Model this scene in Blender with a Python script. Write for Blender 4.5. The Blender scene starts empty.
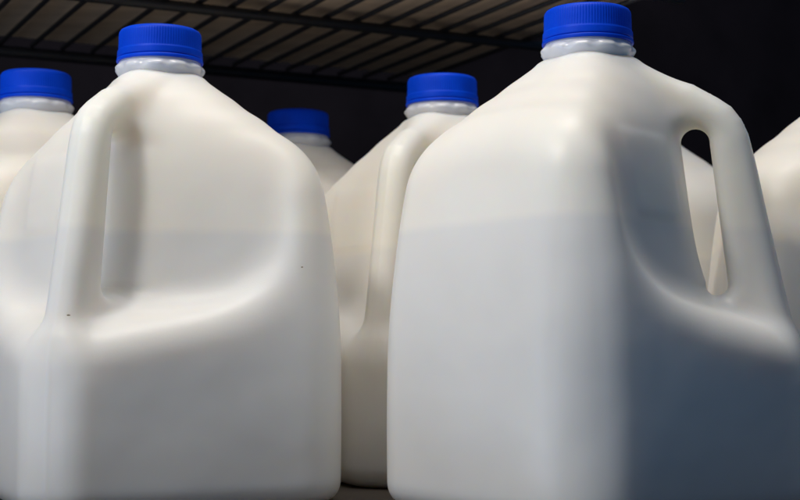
import bpy, bmesh, math, random
import numpy as np
from mathutils import Vector

random.seed(4)
S = 0.01                      # every length below is written in centimetres
scene = bpy.context.scene
COL = scene.collection
R = math.radians

# ------------------------------------------------------------------ materials
def new_mat(name):
    m = bpy.data.materials.new(name)
    m.use_nodes = True
    nt = m.node_tree
    nt.nodes.clear()
    out = nt.nodes.new('ShaderNodeOutputMaterial')
    b = nt.nodes.new('ShaderNodeBsdfPrincipled')
    nt.links.new(b.outputs[0], out.inputs[0])
    return m, nt, b

def noise(nt, scale, detail=3, rough=.5, coord='Object', stretch=None):
    tc = nt.nodes.new('ShaderNodeTexCoord')
    n = nt.nodes.new('ShaderNodeTexNoise')
    n.inputs['Scale'].default_value = scale
    n.inputs['Detail'].default_value = detail
    n.inputs['Roughness'].default_value = rough
    if stretch:
        mp = nt.nodes.new('ShaderNodeMapping')
        mp.inputs['Scale'].default_value = stretch
        nt.links.new(tc.outputs[coord], mp.inputs[0])
        nt.links.new(mp.outputs[0], n.inputs['Vector'])
    else:
        nt.links.new(tc.outputs[coord], n.inputs['Vector'])
    return n

def ramp(nt, src, a, b, p0=.3, p1=.7):
    r = nt.nodes.new('ShaderNodeValToRGB')
    r.color_ramp.elements[0].position = p0; r.color_ramp.elements[0].color = (*a, 1)
    r.color_ramp.elements[1].position = p1; r.color_ramp.elements[1].color = (*b, 1)
    nt.links.new(src, r.inputs[0])
    return r

def bump(nt, bsdf, pairs):
    prev = None
    for src, strength, dist in pairs:
        bp = nt.nodes.new('ShaderNodeBump')
        bp.inputs['Strength'].default_value = strength
        bp.inputs['Distance'].default_value = dist
        nt.links.new(src, bp.inputs['Height'])
        if prev: nt.links.new(prev.outputs[0], bp.inputs['Normal'])
        prev = bp
    nt.links.new(prev.outputs[0], bsdf.inputs['Normal'])

def mat_milk():
    m, nt, b = new_mat('milk_filled_plastic')
    n = noise(nt, 14, 3)
    c = ramp(nt, n.outputs[0], (.895, .85, .765), (.925, .885, .81))
    # base colour steps at a set height: cooler and darker below, cream-toned above
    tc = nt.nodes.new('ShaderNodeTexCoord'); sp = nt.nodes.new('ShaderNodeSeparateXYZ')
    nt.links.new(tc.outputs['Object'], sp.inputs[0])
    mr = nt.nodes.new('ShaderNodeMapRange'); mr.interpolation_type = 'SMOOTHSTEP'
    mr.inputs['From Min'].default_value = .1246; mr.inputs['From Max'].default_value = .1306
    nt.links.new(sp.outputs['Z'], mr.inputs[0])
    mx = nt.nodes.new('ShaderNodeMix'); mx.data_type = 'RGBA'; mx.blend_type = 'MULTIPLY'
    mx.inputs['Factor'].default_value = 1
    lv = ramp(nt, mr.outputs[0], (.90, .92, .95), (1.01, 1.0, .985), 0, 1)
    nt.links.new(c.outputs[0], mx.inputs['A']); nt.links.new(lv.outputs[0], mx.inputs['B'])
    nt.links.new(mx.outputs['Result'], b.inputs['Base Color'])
    b.inputs['Subsurface Weight'].default_value = 1.0
    b.inputs['Subsurface Radius'].default_value = (1.0, .80, .55)
    b.inputs['Subsurface Scale'].default_value = .016
    b.inputs['IOR'].default_value = 1.45
    n2 = noise(nt, 60, 4)
    r = nt.nodes.new('ShaderNodeMapRange')
    r.inputs['To Min'].default_value = .36; r.inputs['To Max'].default_value = .50
    nt.links.new(n2.outputs[0], r.inputs[0]); nt.links.new(r.outputs[0], b.inputs['Roughness'])
    big = noise(nt, 22, 2)
    fine = noise(nt, 1400, 2)
    dent = noise(nt, 9, 1)
    bump(nt, b, [(dent.outputs[0], .35, .010), (big.outputs[0], .35, .0035), (fine.outputs[0], .12, .0002)])
    return m

def mat_neck():
    m, nt, b = new_mat('clear_neck_plastic')
    b.inputs['Base Color'].default_value = (.84, .87, .99, 1)
    b.inputs['Subsurface Weight'].default_value = .7
    b.inputs['Subsurface Radius'].default_value = (.6, .7, 1.0)
    b.inputs['Subsurface Scale'].default_value = .006
    b.inputs['Transmission Weight'].default_value = .15
    b.inputs['Roughness'].default_value = .26
    n = noise(nt, 90, 2)
    bump(nt, b, [(n.outputs[0], .2, .0006)])
    return m

def mat_cap():
    m, nt, b = new_mat('blue_cap_plastic')
    n = noise(nt, 70, 3)
    c = ramp(nt, n.outputs[0], (.0004, .052, .62), (.0010, .066, .73))
    oi = nt.nodes.new('ShaderNodeObjectInfo')
    hs = nt.nodes.new('ShaderNodeHueSaturation')
    mr = nt.nodes.new('ShaderNodeMapRange')
    mr.inputs['To Min'].default_value = .92; mr.inputs['To Max'].default_value = 1.08
    nt.links.new(oi.outputs['Random'], mr.inputs[0]); nt.links.new(mr.outputs[0], hs.inputs['Value'])
    nt.links.new(c.outputs[0], hs.inputs['Color']); nt.links.new(hs.outputs[0], b.inputs['Base Color'])
    b.inputs['Subsurface Weight'].default_value = .25
    b.inputs['Subsurface Radius'].default_value = (.1, .3, 1.0)
    b.inputs['Subsurface Scale'].default_value = .003
    b.inputs['Roughness'].default_value = .46
    b.inputs['Specular IOR Level'].default_value = .13
    f = noise(nt, 500, 3)
    bump(nt, b, [(f.outputs[0], .15, .0003)])
    return m

def mat_simple(name, a, bcol, scale, rough, metallic=0, bstr=.3, bdist=.001, stretch=None):
    m, nt, b = new_mat(name)
    n = noise(nt, scale, 5, .6, stretch=stretch)
    c = ramp(nt, n.outputs[0], a, bcol)
    nt.links.new(c.outputs[0], b.inputs['Base Color'])
    b.inputs['Roughness'].default_value = rough
    b.inputs['Metallic'].default_value = metallic
    bump(nt, b, [(n.outputs[0], bstr, bdist)])
    return m

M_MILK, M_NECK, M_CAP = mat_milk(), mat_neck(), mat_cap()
M_MARK = mat_simple('mould_mark_plastic', (.90, .88, .83), (.93, .91, .87), 30, .4)
M_WIRE = mat_simple('black_coated_wire', (.006, .006, .008), (.013, .012, .012), 60, .55)
M_DECK = mat_simple('worn_tan_board', (.48, .37, .26), (.66, .52, .38), 16, .8, stretch=(1, 3.5, 1))
M_WALL = mat_simple('dark_cooler_wall', (.005, .0042, .0062), (.012, .010, .014), 9, .9)
M_WALL.node_tree.nodes['Principled BSDF'].inputs['Specular IOR Level'].default_value = .08
M_SHELF = mat_simple('dark_shelf_metal', (.022, .015, .010), (.045, .032, .022), 25, .6)

# ------------------------------------------------------------------ jug shape as a distance field (cm)
def smin(a, b, k):
    h = np.maximum(k - np.abs(a - b), 0) / k
    return np.minimum(a, b) - h * h * k * .25
def smax(a, b, k): return -smin(-a, -b, k)

def poly_sd(px, pz, P):
    d = np.full(px.shape, 1e9); s = np.ones(px.shape)
    n = len(P)
    for i in range(n):
        ax, ay = P[i]; bx, by = P[i - 1]
        ex, ey = bx - ax, by - ay
        wx, wy = px - ax, pz - ay
        t = np.clip((wx * ex + wy * ey) / (ex * ex + ey * ey), 0, 1)
        dx, dy = wx - ex * t, wy - ey * t
        d = np.minimum(d, dx * dx + dy * dy)
        c1 = pz >= ay; c2 = pz < by; c3 = ex * wy > ey * wx
        flip = (c1 & c2 & c3) | (~c1 & ~c2 & ~c3)
        s = np.where(flip, -s, s)
    return s * np.sqrt(d)

ZT = [0, 3, 7, 10, 12.7, 15.3, 18, 21]
AT = [7.74, 7.76, 7.70, 7.48, 7.20, 6.84, 6.40, 5.9]
CT = [3.2, 3.2, 3.1, 3.0, 2.9, 2.85, 2.9, 3.0]
OUT = [(-1, 19.2), (2.0, 19.4), (3.3, 19.0), (4.7, 18.5), (5.8, 17.85), (6.35, 17.45), (6.75, 16.9), (7.0, 16.3), (7.3, 15.0), (7.75, 12.7), (8.35, 9.8), (8.95, 7.0), (9.15, 3.0), (9.15, -3), (-1, -3)]

def smooth_interp(z, X, Y):
    # averaged linear interpolation: no creases at the table rows
    return sum(np.interp(z + o, X, Y) for o in (-1.2, -.6, 0, .6, 1.2)) / 5

def wall_d(t, z):
    at = np.abs(t)
    return 4.35 + .52 * (1.3 - at) + .14 * (16.9 - z) - .30 * .9 * np.logaddexp(0, (z - 15.8) / .9)

ZUP = .75
def jug_sd(x, y, zz):
    z = zz - ZUP
    u = (x + y) * .70710678; v = (x - y) * .70710678
    a = smooth_interp(z, ZT, AT); c = smooth_interp(z, ZT, CT)
    au, av = np.abs(u), np.abs(v)
    lo = np.minimum(au, av)
    bulge = .22 * np.clip(1 - (lo / 6.0) ** 2, 0, 1) * np.exp(-((z - 8) / 6.5) ** 2)
    a = a + bulge
    qx, qy = au - (a - c), av - (a - c)
    col = np.sqrt(np.maximum(qx, 0) ** 2 + np.maximum(qy, 0) ** 2) + np.minimum(np.maximum(qx, qy), 0) - c
    N = (au ** 3.2 + av ** 3.2 + 1e-6) ** (1 / 3.2)
    sh = (z + .81 * N - 21.65) / 1.28
    sh = sh - .024 * np.sin(N * 4.3 + .35 * (au - av)) * np.clip((z - 16.2) / 1.0, 0, 1) * np.clip((19.4 - z) / .8, 0, 1)
    f = smax(col, sh, 1.1)
    # hand recess on both sides of the handle
    ledge = 11.2 - .44 * x - .14 * np.abs(y)
    bnd = 7.75 - np.logaddexp(0, (z - 16.0) / .6) * .6 * 1.15
    rec = smax((ledge - z) / 1.10, (np.abs(y) - bnd) / 1.3, 2.5)
    rec = smax(rec, (wall_d(y, z) - x) / 1.12, .9)
    f = smax(f, -rec, 1.25)
    # raised plate with a thin edge on one recess wall
    if PLATE:
        k = 14
        def st(q): return 1 / (1 + np.exp(-k * q))
        pl = st(-y - 2.5) * st(6.1 + y) * st(z - 12.3) * st(16.0 - z) * st(x + 1)
        f = f - .055 * pl
    # handle
    s2 = poly_sd(x, z, OUT) - .35
    w = .93 + .55 * np.clip((9.0 - z) / 4.0, 0, 1) ** 2
    slab = smax(s2, np.abs(y) - w, 1.0)
    f = smin(f, slab, .8)
    # parting line down the handle and round the jug
    hz = np.clip((z - 9.6) / 6.4, 0, 1)
    rt = 5.62 + .72 * (1 - hz)
    lf = 4.25 + .75 * (1 - hz) + .3 * (1 - hz) ** 5
    hw = np.maximum((rt - lf) / 2, .42)
    cx = (rt + lf) / 2
    dz = z - np.clip(z, 8.95 + hw, 16.75 - hw)
    hole = np.sqrt((x - cx) ** 2 + dz ** 2) - hw
    f = smax(f, -hole, .9)
    neck = smax(np.sqrt(x * x + y * y) - 1.95, z - 19.6, .2)
    f = smin(f, neck, .8)
    f = f - .028 * np.exp(-(y / .08) ** 2) * np.clip((x - 2) / 2, 0, 1)
    f = smax(f, -zz, 1.1)
    return f
PLATE = True

def surface_net(fn, lo, hi, h):
    ax = [np.arange(lo[i], hi[i] + h, h) for i in range(3)]
    X, Y, Z = np.meshgrid(*ax, indexing='ij')
    F = fn(X, Y, Z)
    sgn = F < 0
    n = F.shape
    cs = [(i, j, k) for i in (0, 1) for j in (0, 1) for k in (0, 1)]
    sl = lambda i, j, k: (slice(i, n[0] - 1 + i), slice(j, n[1] - 1 + j), slice(k, n[2] - 1 + k))
    cnt = sum(sgn[sl(*c)].astype(int) for c in cs)
    act = (cnt > 0) & (cnt < 8)
    idx = -np.ones(act.shape, int)
    ii = np.argwhere(act)
    idx[act] = np.arange(len(ii))
    acc = np.zeros((len(ii), 3)); num = np.zeros(len(ii))
    for a in cs:
        for d in range(3):
            if a[d]: continue
            b = list(a); b[d] = 1
            fa = F[ii[:, 0] + a[0], ii[:, 1] + a[1], ii[:, 2] + a[2]]
            fb = F[ii[:, 0] + b[0], ii[:, 1] + b[1], ii[:, 2] + b[2]]
            m = (fa < 0) != (fb < 0)
            t = np.where(m, fa / np.where(m, fa - fb, 1), 0)
            p = np.tile(np.array(a, float), (len(ii), 1)); p[:, d] = t
            acc[m] += p[m]; num[m] += 1
    V = np.array(lo) + h * (ii + acc / num[:, None])
    faces = []
    for d in range(3):
        e, g = (d + 1) % 3, (d + 2) % 3
        s0 = [slice(None)] * 3; s1 = [slice(None)] * 3
        s0[d] = slice(0, n[d] - 1); s1[d] = slice(1, n[d])
        ch = sgn[tuple(s0)] != sgn[tuple(s1)]
        c = np.argwhere(ch)
        ok = (c[:, e] > 0) & (c[:, g] > 0) & (c[:, e] < n[e] - 1) & (c[:, g] < n[g] - 1)
        c = c[ok]
        inside = sgn[c[:, 0], c[:, 1], c[:, 2]]
        q = []
        for oe, og in ((0, 0), (-1, 0), (-1, -1), (0, -1)):
            w = c.copy(); w[:, e] += oe; w[:, g] += og
            q.append(idx[w[:, 0], w[:, 1], w[:, 2]])
        q = np.stack(q, 1)
        q[~inside] = q[~inside][:, ::-1]
        faces.append(q)
    return V, np.concatenate(faces)

def grad(fn, P, e=.02):
    g = np.zeros_like(P)
    for d in range(3):
        o = np.zeros(3); o[d] = e
        g[:, d] = (fn(*(P + o).T) - fn(*(P - o).T)) / (2 * e)
    return g

def snap(fn, P, off=0, it=5):
    for _ in range(it):
        g = grad(fn, P)
        f = fn(*P.T) - off
        P = P - .8 * g * (f / np.maximum((g * g).sum(1), .05))[:, None]
    return P

def mesh_from(name, V, F):
    me = bpy.data.meshes.new(name)
    V = np.asarray(V, float) * S
    me.vertices.add(len(V)); me.vertices.foreach_set('co', V.ravel())
    F = np.asarray(F)
    me.loops.add(F.size); me.loops.foreach_set('vertex_index', F.ravel().astype(np.int32))
    me.polygons.add(len(F))
    me.polygons.foreach_set('loop_start', np.arange(0, F.size, F.shape[1], dtype=np.int32))
    me.polygons.foreach_set('loop_total', np.full(len(F), F.shape[1], dtype=np.int32))
    me.update(calc_edges=True); me.validate()
    me.polygons.foreach_set('use_smooth', np.ones(len(me.polygons), bool))
    bm = bmesh.new(); bm.from_mesh(me)
    bmesh.ops.recalc_face_normals(bm, faces=bm.faces)
    bm.to_mesh(me); bm.free()
    return me

def link(name, me, mat, parent=None):
    o = bpy.data.objects.new(name, me)
    if mat: me.materials.clear(); me.materials.append(mat)
    COL.objects.link(o); o.parent = parent
    return o

# ------------------------------------------------------------------ jug parts
def lathe(name, rows, nseg, rfun):
    """rows: list of (r, z); rfun(i, theta) -> factor/offset added to r"""
    V = []
    for i, (r, z) in enumerate(rows):
        for k in range(nseg):
            th = 2 * math.pi * k / nseg
            rr = r + rfun(i, th) if r > .01 else 0
            V.append((rr * math.cos(th), rr * math.sin(th), z + ZUP))
    F = []
    for i in range(len(rows) - 1):
        for k in range(nseg):
            a = i * nseg + k; b = i * nseg + (k + 1) % nseg
            F.append((a, b, b + nseg, a + nseg))
    me = bpy.data.meshes.new(name)
    me.from_pydata([tuple(c * S for c in v) for v in V], [], F)
    bm = bmesh.new(); bm.from_mesh(me)
    bmesh.ops.remove_doubles(bm, verts=bm.verts, dist=1e-6)
    bmesh.ops.recalc_face_normals(bm, faces=bm.faces)
    for f in bm.faces: f.smooth = True
    bm.to_mesh(me); bm.free()
    return me

def cap_mesh():
    rows = [(0, 21.10), (1.7, 21.10), (1.98, 21.08), (2.10, 21.08), (2.135, 21.11), (2.135, 21.15),
            (2.125, 21.38), (2.12, 21.42), (2.075, 21.47), (2.07, 21.51), (2.06, 21.9), (2.05, 22.28), (2.03, 22.38),
            (1.97, 22.47), (1.86, 22.53), (1.70, 22.55), (1.66, 22.53), (1.62, 22.52), (.9, 22.51), (0, 22.51)]
    rib = {9: .8, 10: 1, 11: 1, 12: .5}
    def rf(i, th):
        if i not in rib: return 0
        return .017 * rib[i] * (abs(math.cos(th * 48)) ** .6 - .6) 
    return lathe('cap', rows, 768, rf)

def ring_mesh():
    rows = [(1.95, 21.06), (2.10, 21.06), (2.145, 21.04), (2.16, 20.99), (2.165, 20.92), (2.155, 20.88), (2.12, 20.87), (1.95, 20.88), (1.95, 21.06)]
    return lathe('tamper_ring', rows, 192, lambda i, th: 0)

def neck_mesh():
    rows = []
    z0, z1 = 19.50, 21.02
    for k in range(44):
        z = z0 + k * (z1 - z0) / 43
        q = (z - 20.45) / .26
        r = 2.02 + .15 * math.exp(-q * q) + .08 * math.exp(-((z - 19.52) / .16) ** 2)
        rows.append((r, z))
    rows = [(1.6, z0)] + rows + [(1.6, z1)]
    def rf(i, th):
        if i == 0 or i > 44: return 0
        z = rows[i][1]
        ph = ((th / (2 * math.pi) * 11) % 1) - .5
        a = math.exp(-(abs(ph) / .34) ** 4)
        return .11 * a * math.exp(-((z - 20.56) / .17) ** 2)
    return lathe('neck', rows, 330, rf)

def smark():
    # small raised mould marks on the recess wall, one above the other
    verts, faces = [], []
    bm = bmesh.new()
    for ch, size, zc in (('1', .75, 14.1), ('8', 1.0, 13.0)):
        cu = bpy.data.curves.new('mark', 'FONT'); cu.body = ch; cu.size = size
        cu.align_x = 'CENTER'; cu.align_y = 'CENTER'; cu.extrude = .05; cu.resolution_u = 3
        ob = bpy.data.objects.new('mark', cu); COL.objects.link(ob)
        bpy.context.view_layer.update()
        me = bpy.data.meshes.new_from_object(ob.evaluated_get(bpy.context.evaluated_depsgraph_get()))
        for v in me.vertices:
            v.co.y = v.co.y + zc
        bm.from_mesh(me)
        bpy.data.objects.remove(ob); bpy.data.curves.remove(cu)
    bmesh.ops.triangulate(bm, faces=bm.faces)
    bmesh.ops.subdivide_edges(bm, edges=[e for e in bm.edges if e.calc_length() > .25], cuts=2)
    bmesh.ops.triangulate(bm, faces=bm.faces)
    P = np.array([(v.co.x, v.co.y, v.co.z) for v in bm.verts])
    t = -3.05 - P[:, 0]                      # the text runs along the wall towards the handle side
    z = P[:, 1] + ZUP
    Q = np.stack([wall_d(t, z - ZUP) + 0, -np.abs(t), z], 1)
    Q0 = snap(jug_sd, Q, .0)
    off = np.where(P[:, 2] > 0, .028, -.05)
    g = grad(jug_sd, Q0); g /= np.linalg.norm(g, axis=1)[:, None]
    Q1 = Q0 + g * off[:, None]
    for v, q in zip(bm.verts, Q1): v.co = Vector(q) * S
    bmesh.ops.recalc_face_normals(bm, faces=bm.faces)
    me = bpy.data.meshes.new('embossed_mark')
    bm.to_mesh(me); bm.free()
    return me

V, F = surface_net(jug_sd, (-10.4, -10.4, -.4), (10.4, 10.4, 21.1), .15)
V = snap(jug_sd, V, 0, 3)
BODY = mesh_from('bottle', V, F)
CAP, RING, NECK, MARK = cap_mesh(), ring_mesh(), neck_mesh(), smark()

def make_jug(label):
    t = bpy.data.objects.new('milk_jug', None)
    COL.objects.link(t)
    t.empty_display_size = .05
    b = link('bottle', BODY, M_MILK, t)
    link('neck', NECK, M_NECK, t)
    c = link('cap', CAP, M_CAP, t)
    link('tamper_ring', RING, M_CAP, c)
    t['label'] = label; t['category'] = 'milk jug'; t['group'] = 'gallon milk jugs on the cooler shelf'
    return t

def copy_tree(o, parent=None):
    c = o.copy(); COL.objects.link(c); c.parent = parent
    for ch in list(o.children): copy_tree(ch, c)
    return c

# x, depth, handle direction (degrees, 0 = +X), cap twist, label
JUGS = [
    (-12.1, 73.0, 250.5, 5, 'large blue capped milk jug at front left with its handle turned towards the viewer'),
    (8.9, 68.6, -11, 20, 'large blue capped milk jug at front right, see-through handle hole on its right side'),
    (2.5, 86.0, 245, 40, 'cream milk jug standing behind and between the two large front jugs, handle facing forward'),
    (-6.95, 99.0, 82, 13, 'smallest looking milk jug, a blue cap and shoulder behind the front left jug'),
    (-21.6, 86.0, 81, 66, 'milk jug cut by the left photo edge, behind the front left jug'),
    (24.9, 80.0, 38, 30, 'milk jug without visible cap, cut by the right photo edge beside a handle'),
    (16.0, 95.5, 170, 80, 'milk jug glimpsed only through the handle hole of the front right jug'),
]
proto = make_jug(JUGS[0][4])
for i, (x, y, rz, tw, lab) in enumerate(JUGS):
    o = proto if i == 0 else copy_tree(proto)
    o.location = (x * S, y * S, .012 * S)
    o.rotation_euler = (0, 0, R(rz))
    o['label'] = lab
    o.scale = [(1, 1, 1), (1, 1, 1), (1.005, .996, 1.003), (1, 1.006, 1.008), (.995, 1, 1.015), (1.004, .998, .998), (.998, 1.002, .997)][i]
    for ch in o.children:
        if ch.name.startswith('cap') or ch.name.startswith('neck'): ch.rotation_euler.z = R(tw)

link('mould_mark', MARK, M_MARK, [c for c in proto.children if c.name.startswith('bottle')][0])
# two dirt specks on the front left jug
M_DIRT = mat_simple('brown_dirt', (.20, .15, .09), (.28, .22, .15), 300, .8)
a0 = R(JUGS[0][2])
for wx, wy, wz, rr in ((-14.6, 64.5, 8.7, .07), (-4.0, 67.5, 11.2, .05)):
    dx, dy = wx - JUGS[0][0], wy - JUGS[0][1]
    l = np.array([[dx * math.cos(a0) + dy * math.sin(a0), -dx * math.sin(a0) + dy * math.cos(a0), wz]])
    l = snap(jug_sd, l, 0, 8)
    g = grad(jug_sd, l)[0]; g /= np.linalg.norm(g)
    t1 = np.cross(g, [0, 0, 1.]); t1 /= np.linalg.norm(t1); t2 = np.cross(g, t1)
    bm = bmesh.new()
    c = bm.verts.new((l[0] + g * .025) * S)
    ring = []
    for k in range(14):
        th = 2 * math.pi * k / 14; q = rr * random.uniform(.7, 1.15)
        ring.append(bm.verts.new((l[0] + t1 * q * 1.5 * math.cos(th) + t2 * q * .8 * math.sin(th) - g * .01) * S))
    for k in range(14): bm.faces.new((c, ring[k], ring[(k + 1) % 14]))
    me = bpy.data.meshes.new('dirt_speck'); bm.to_mesh(me); bm.free()
    link('dirt_speck', me, M_DIRT, proto.children[0] if proto.children[0].name.startswith('bottle') else [c for c in proto.children if c.name.startswith('bottle')][0])

# ------------------------------------------------------------------ shelf, wall, upper wire rack
AX = np.array([-.446, .895, 0]); AY = np.array([.895, .446, 0])    # rack depth direction / rack width direction

def box(bm, c, ax, ay, hx, hy, hz, bev=0):
    az = np.array([0, 0, 1.])
    vs = []
    for sx in (-1, 1):
        for sy in (-1, 1):
            for sz in (-1, 1):
                p = np.array(c) + ax * hx * sx + ay * hy * sy + az * hz * sz
                vs.append(bm.verts.new(p * S))
    for q in ((0, 1, 3, 2), (4, 6, 7, 5), (0, 4, 5, 1), (2, 3, 7, 6), (0, 2, 6, 4), (1, 5, 7, 3)):
        bm.faces.new([vs[i] for i in q])

def rod(bm, p, q, r, n=12):
    p = np.array(p, float); q = np.array(q, float)
    d = (q - p) / np.linalg.norm(q - p)
    a = np.cross(d, [0, 0, 1.]); a /= np.linalg.norm(a); b = np.cross(d, a)
    rings = []
    for e in (p, q):
        rings.append([bm.verts.new((e + r * (a * math.cos(2 * math.pi * k / n) + b * math.sin(2 * math.pi * k / n))) * S) for k in range(n)])
    for k in range(n):
        f = bm.faces.new((rings[0][k], rings[0][(k + 1) % n], rings[1][(k + 1) % n], rings[1][k])); f.smooth = True
    bm.faces.new(rings[0]); bm.faces.new(rings[1])

def done(name, bm, mat, parent=None, bev=0):
    bmesh.ops.recalc_face_normals(bm, faces=bm.faces)
    me = bpy.data.meshes.new(name); bm.to_mesh(me); bm.free()
    o = link(name, me, mat, parent)
    if bev:
        md = o.modifiers.new('bevel', 'BEVEL'); md.width = bev * S; md.segments = 2; md.limit_method = 'ANGLE'
    return o

XH = np.array([1., 0, 0]); YH = np.array([0, 1., 0])
bm = bmesh.new(); box(bm, (0, 100, -1.0), XH, YH, 75, 44, 1.0)
shelf = done('shelf', bm, M_SHELF, bev=.3); shelf['kind'] = 'structure'

ZR = 30.25
def rack_pt(x, y): return np.array([x, y, ZR])
back0 = np.array([-29.4, 106.3, 0])     # a point on the back edge of the rack
bm = bmesh.new(); c = back0 + AX * 13 + AY * 40 + np.array([0, 0, 20])
box(bm, c, AY, AX, 130, 1.0, 42)
wall = done('back_wall', bm, M_WALL); wall['kind'] = 'structure'

rack = bpy.data.objects.new('wire_rack', None); COL.objects.link(rack)
rack['label'] = 'black wire shelf overhead with parallel bars under a tan board, seen from below'
rack['category'] = 'shelf rack'
bm = bmesh.new()
for k in range(-12, 16):
    o = back0 + AY * (k * 2.3 + .4) + np.array([0, 0, ZR])
    rod(bm, o - AX * 34, o + AX * 1.6, .18)
done('wire_grid', bm, M_WIRE, rack)
for dd, rr in ((1.7, .45), (-17.6, .36), (-34, .4)):
    bm = bmesh.new()
    o = back0 + AX * dd + np.array([0, 0, ZR - .6])
    rod(bm, o - AY * 28, o + AY * 36, rr, 16)
    done('cross_bar', bm, M_WIRE, rack)
bm = bmesh.new()
lay = []
for dz in (.5, 1.4):
    lay.append([bm.verts.new((back0 + AX * a + AY * b + np.array([0, 0, ZR + dz])) * S) for a, b in ((1.6, -28), (1.6, 36), (-31, 36), (-26, 18), (-26, -28))])
bm.faces.new(lay[0]); bm.faces.new(lay[1])
for k in range(5): bm.faces.new((lay[0][k], lay[0][(k + 1) % 5], lay[1][(k + 1) % 5], lay[1][k]))
done('board', bm, M_DECK, rack, .1)

# ------------------------------------------------------------------ light
def area(name, loc, target, sx, sy, power, color, spread=180):
    l = bpy.data.lights.new(name, 'AREA'); l.shape = 'RECTANGLE'
    l.size = sx * S; l.size_y = sy * S; l.energy = power; l.color = color; l.spread = R(spread)
    o = bpy.data.objects.new(name, l); COL.objects.link(o)
    o.location = Vector(loc) * S
    o.rotation_euler = (Vector(target) - Vector(loc)).to_track_quat('-Z', 'Y').to_euler()
    return o
area('ceiling_lamp', (0, 60, 120), (2, 76, 16), 50, 30, 6.4, (1.0, .95, .90))
area('side_lamp', (-50, 20, 84), (-2, 74, 14), 13, 12, 4.6, (1.0, .93, .85))
area('aisle_lamp', (-105, 5, -5), (-5, 72, 16), 60, 80, 5.4, (.72, .82, 1.0))

w = bpy.data.worlds.new('World'); scene.world = w; w.use_nodes = True
bg = w.node_tree.nodes['Background']
bg.inputs[0].default_value = (.26, .54, 1, 1); bg.inputs[1].default_value = .12

# ------------------------------------------------------------------ camera
cam = bpy.data.cameras.new('camera'); co = bpy.data.objects.new('camera', cam); COL.objects.link(co)
cam.sensor_width = 36; cam.lens = 36 * 1465 / 800
cam.clip_start = .01; cam.clip_end = 50
co.location = (0, 0, 7.0 * S)
co.rotation_euler = (R(90 + 4.1), 0, 0)
cam.dof.use_dof = True; cam.dof.focus_distance = .67; cam.dof.aperture_fstop = 17
scene.camera = co

scene.view_settings.view_transform = 'Standard'
scene.view_settings.look = 'None'
scene.view_settings.exposure = 0
scene.view_settings.gamma = 1
scene.cycles.max_bounces = 12
scene.cycles.diffuse_bounces = 8
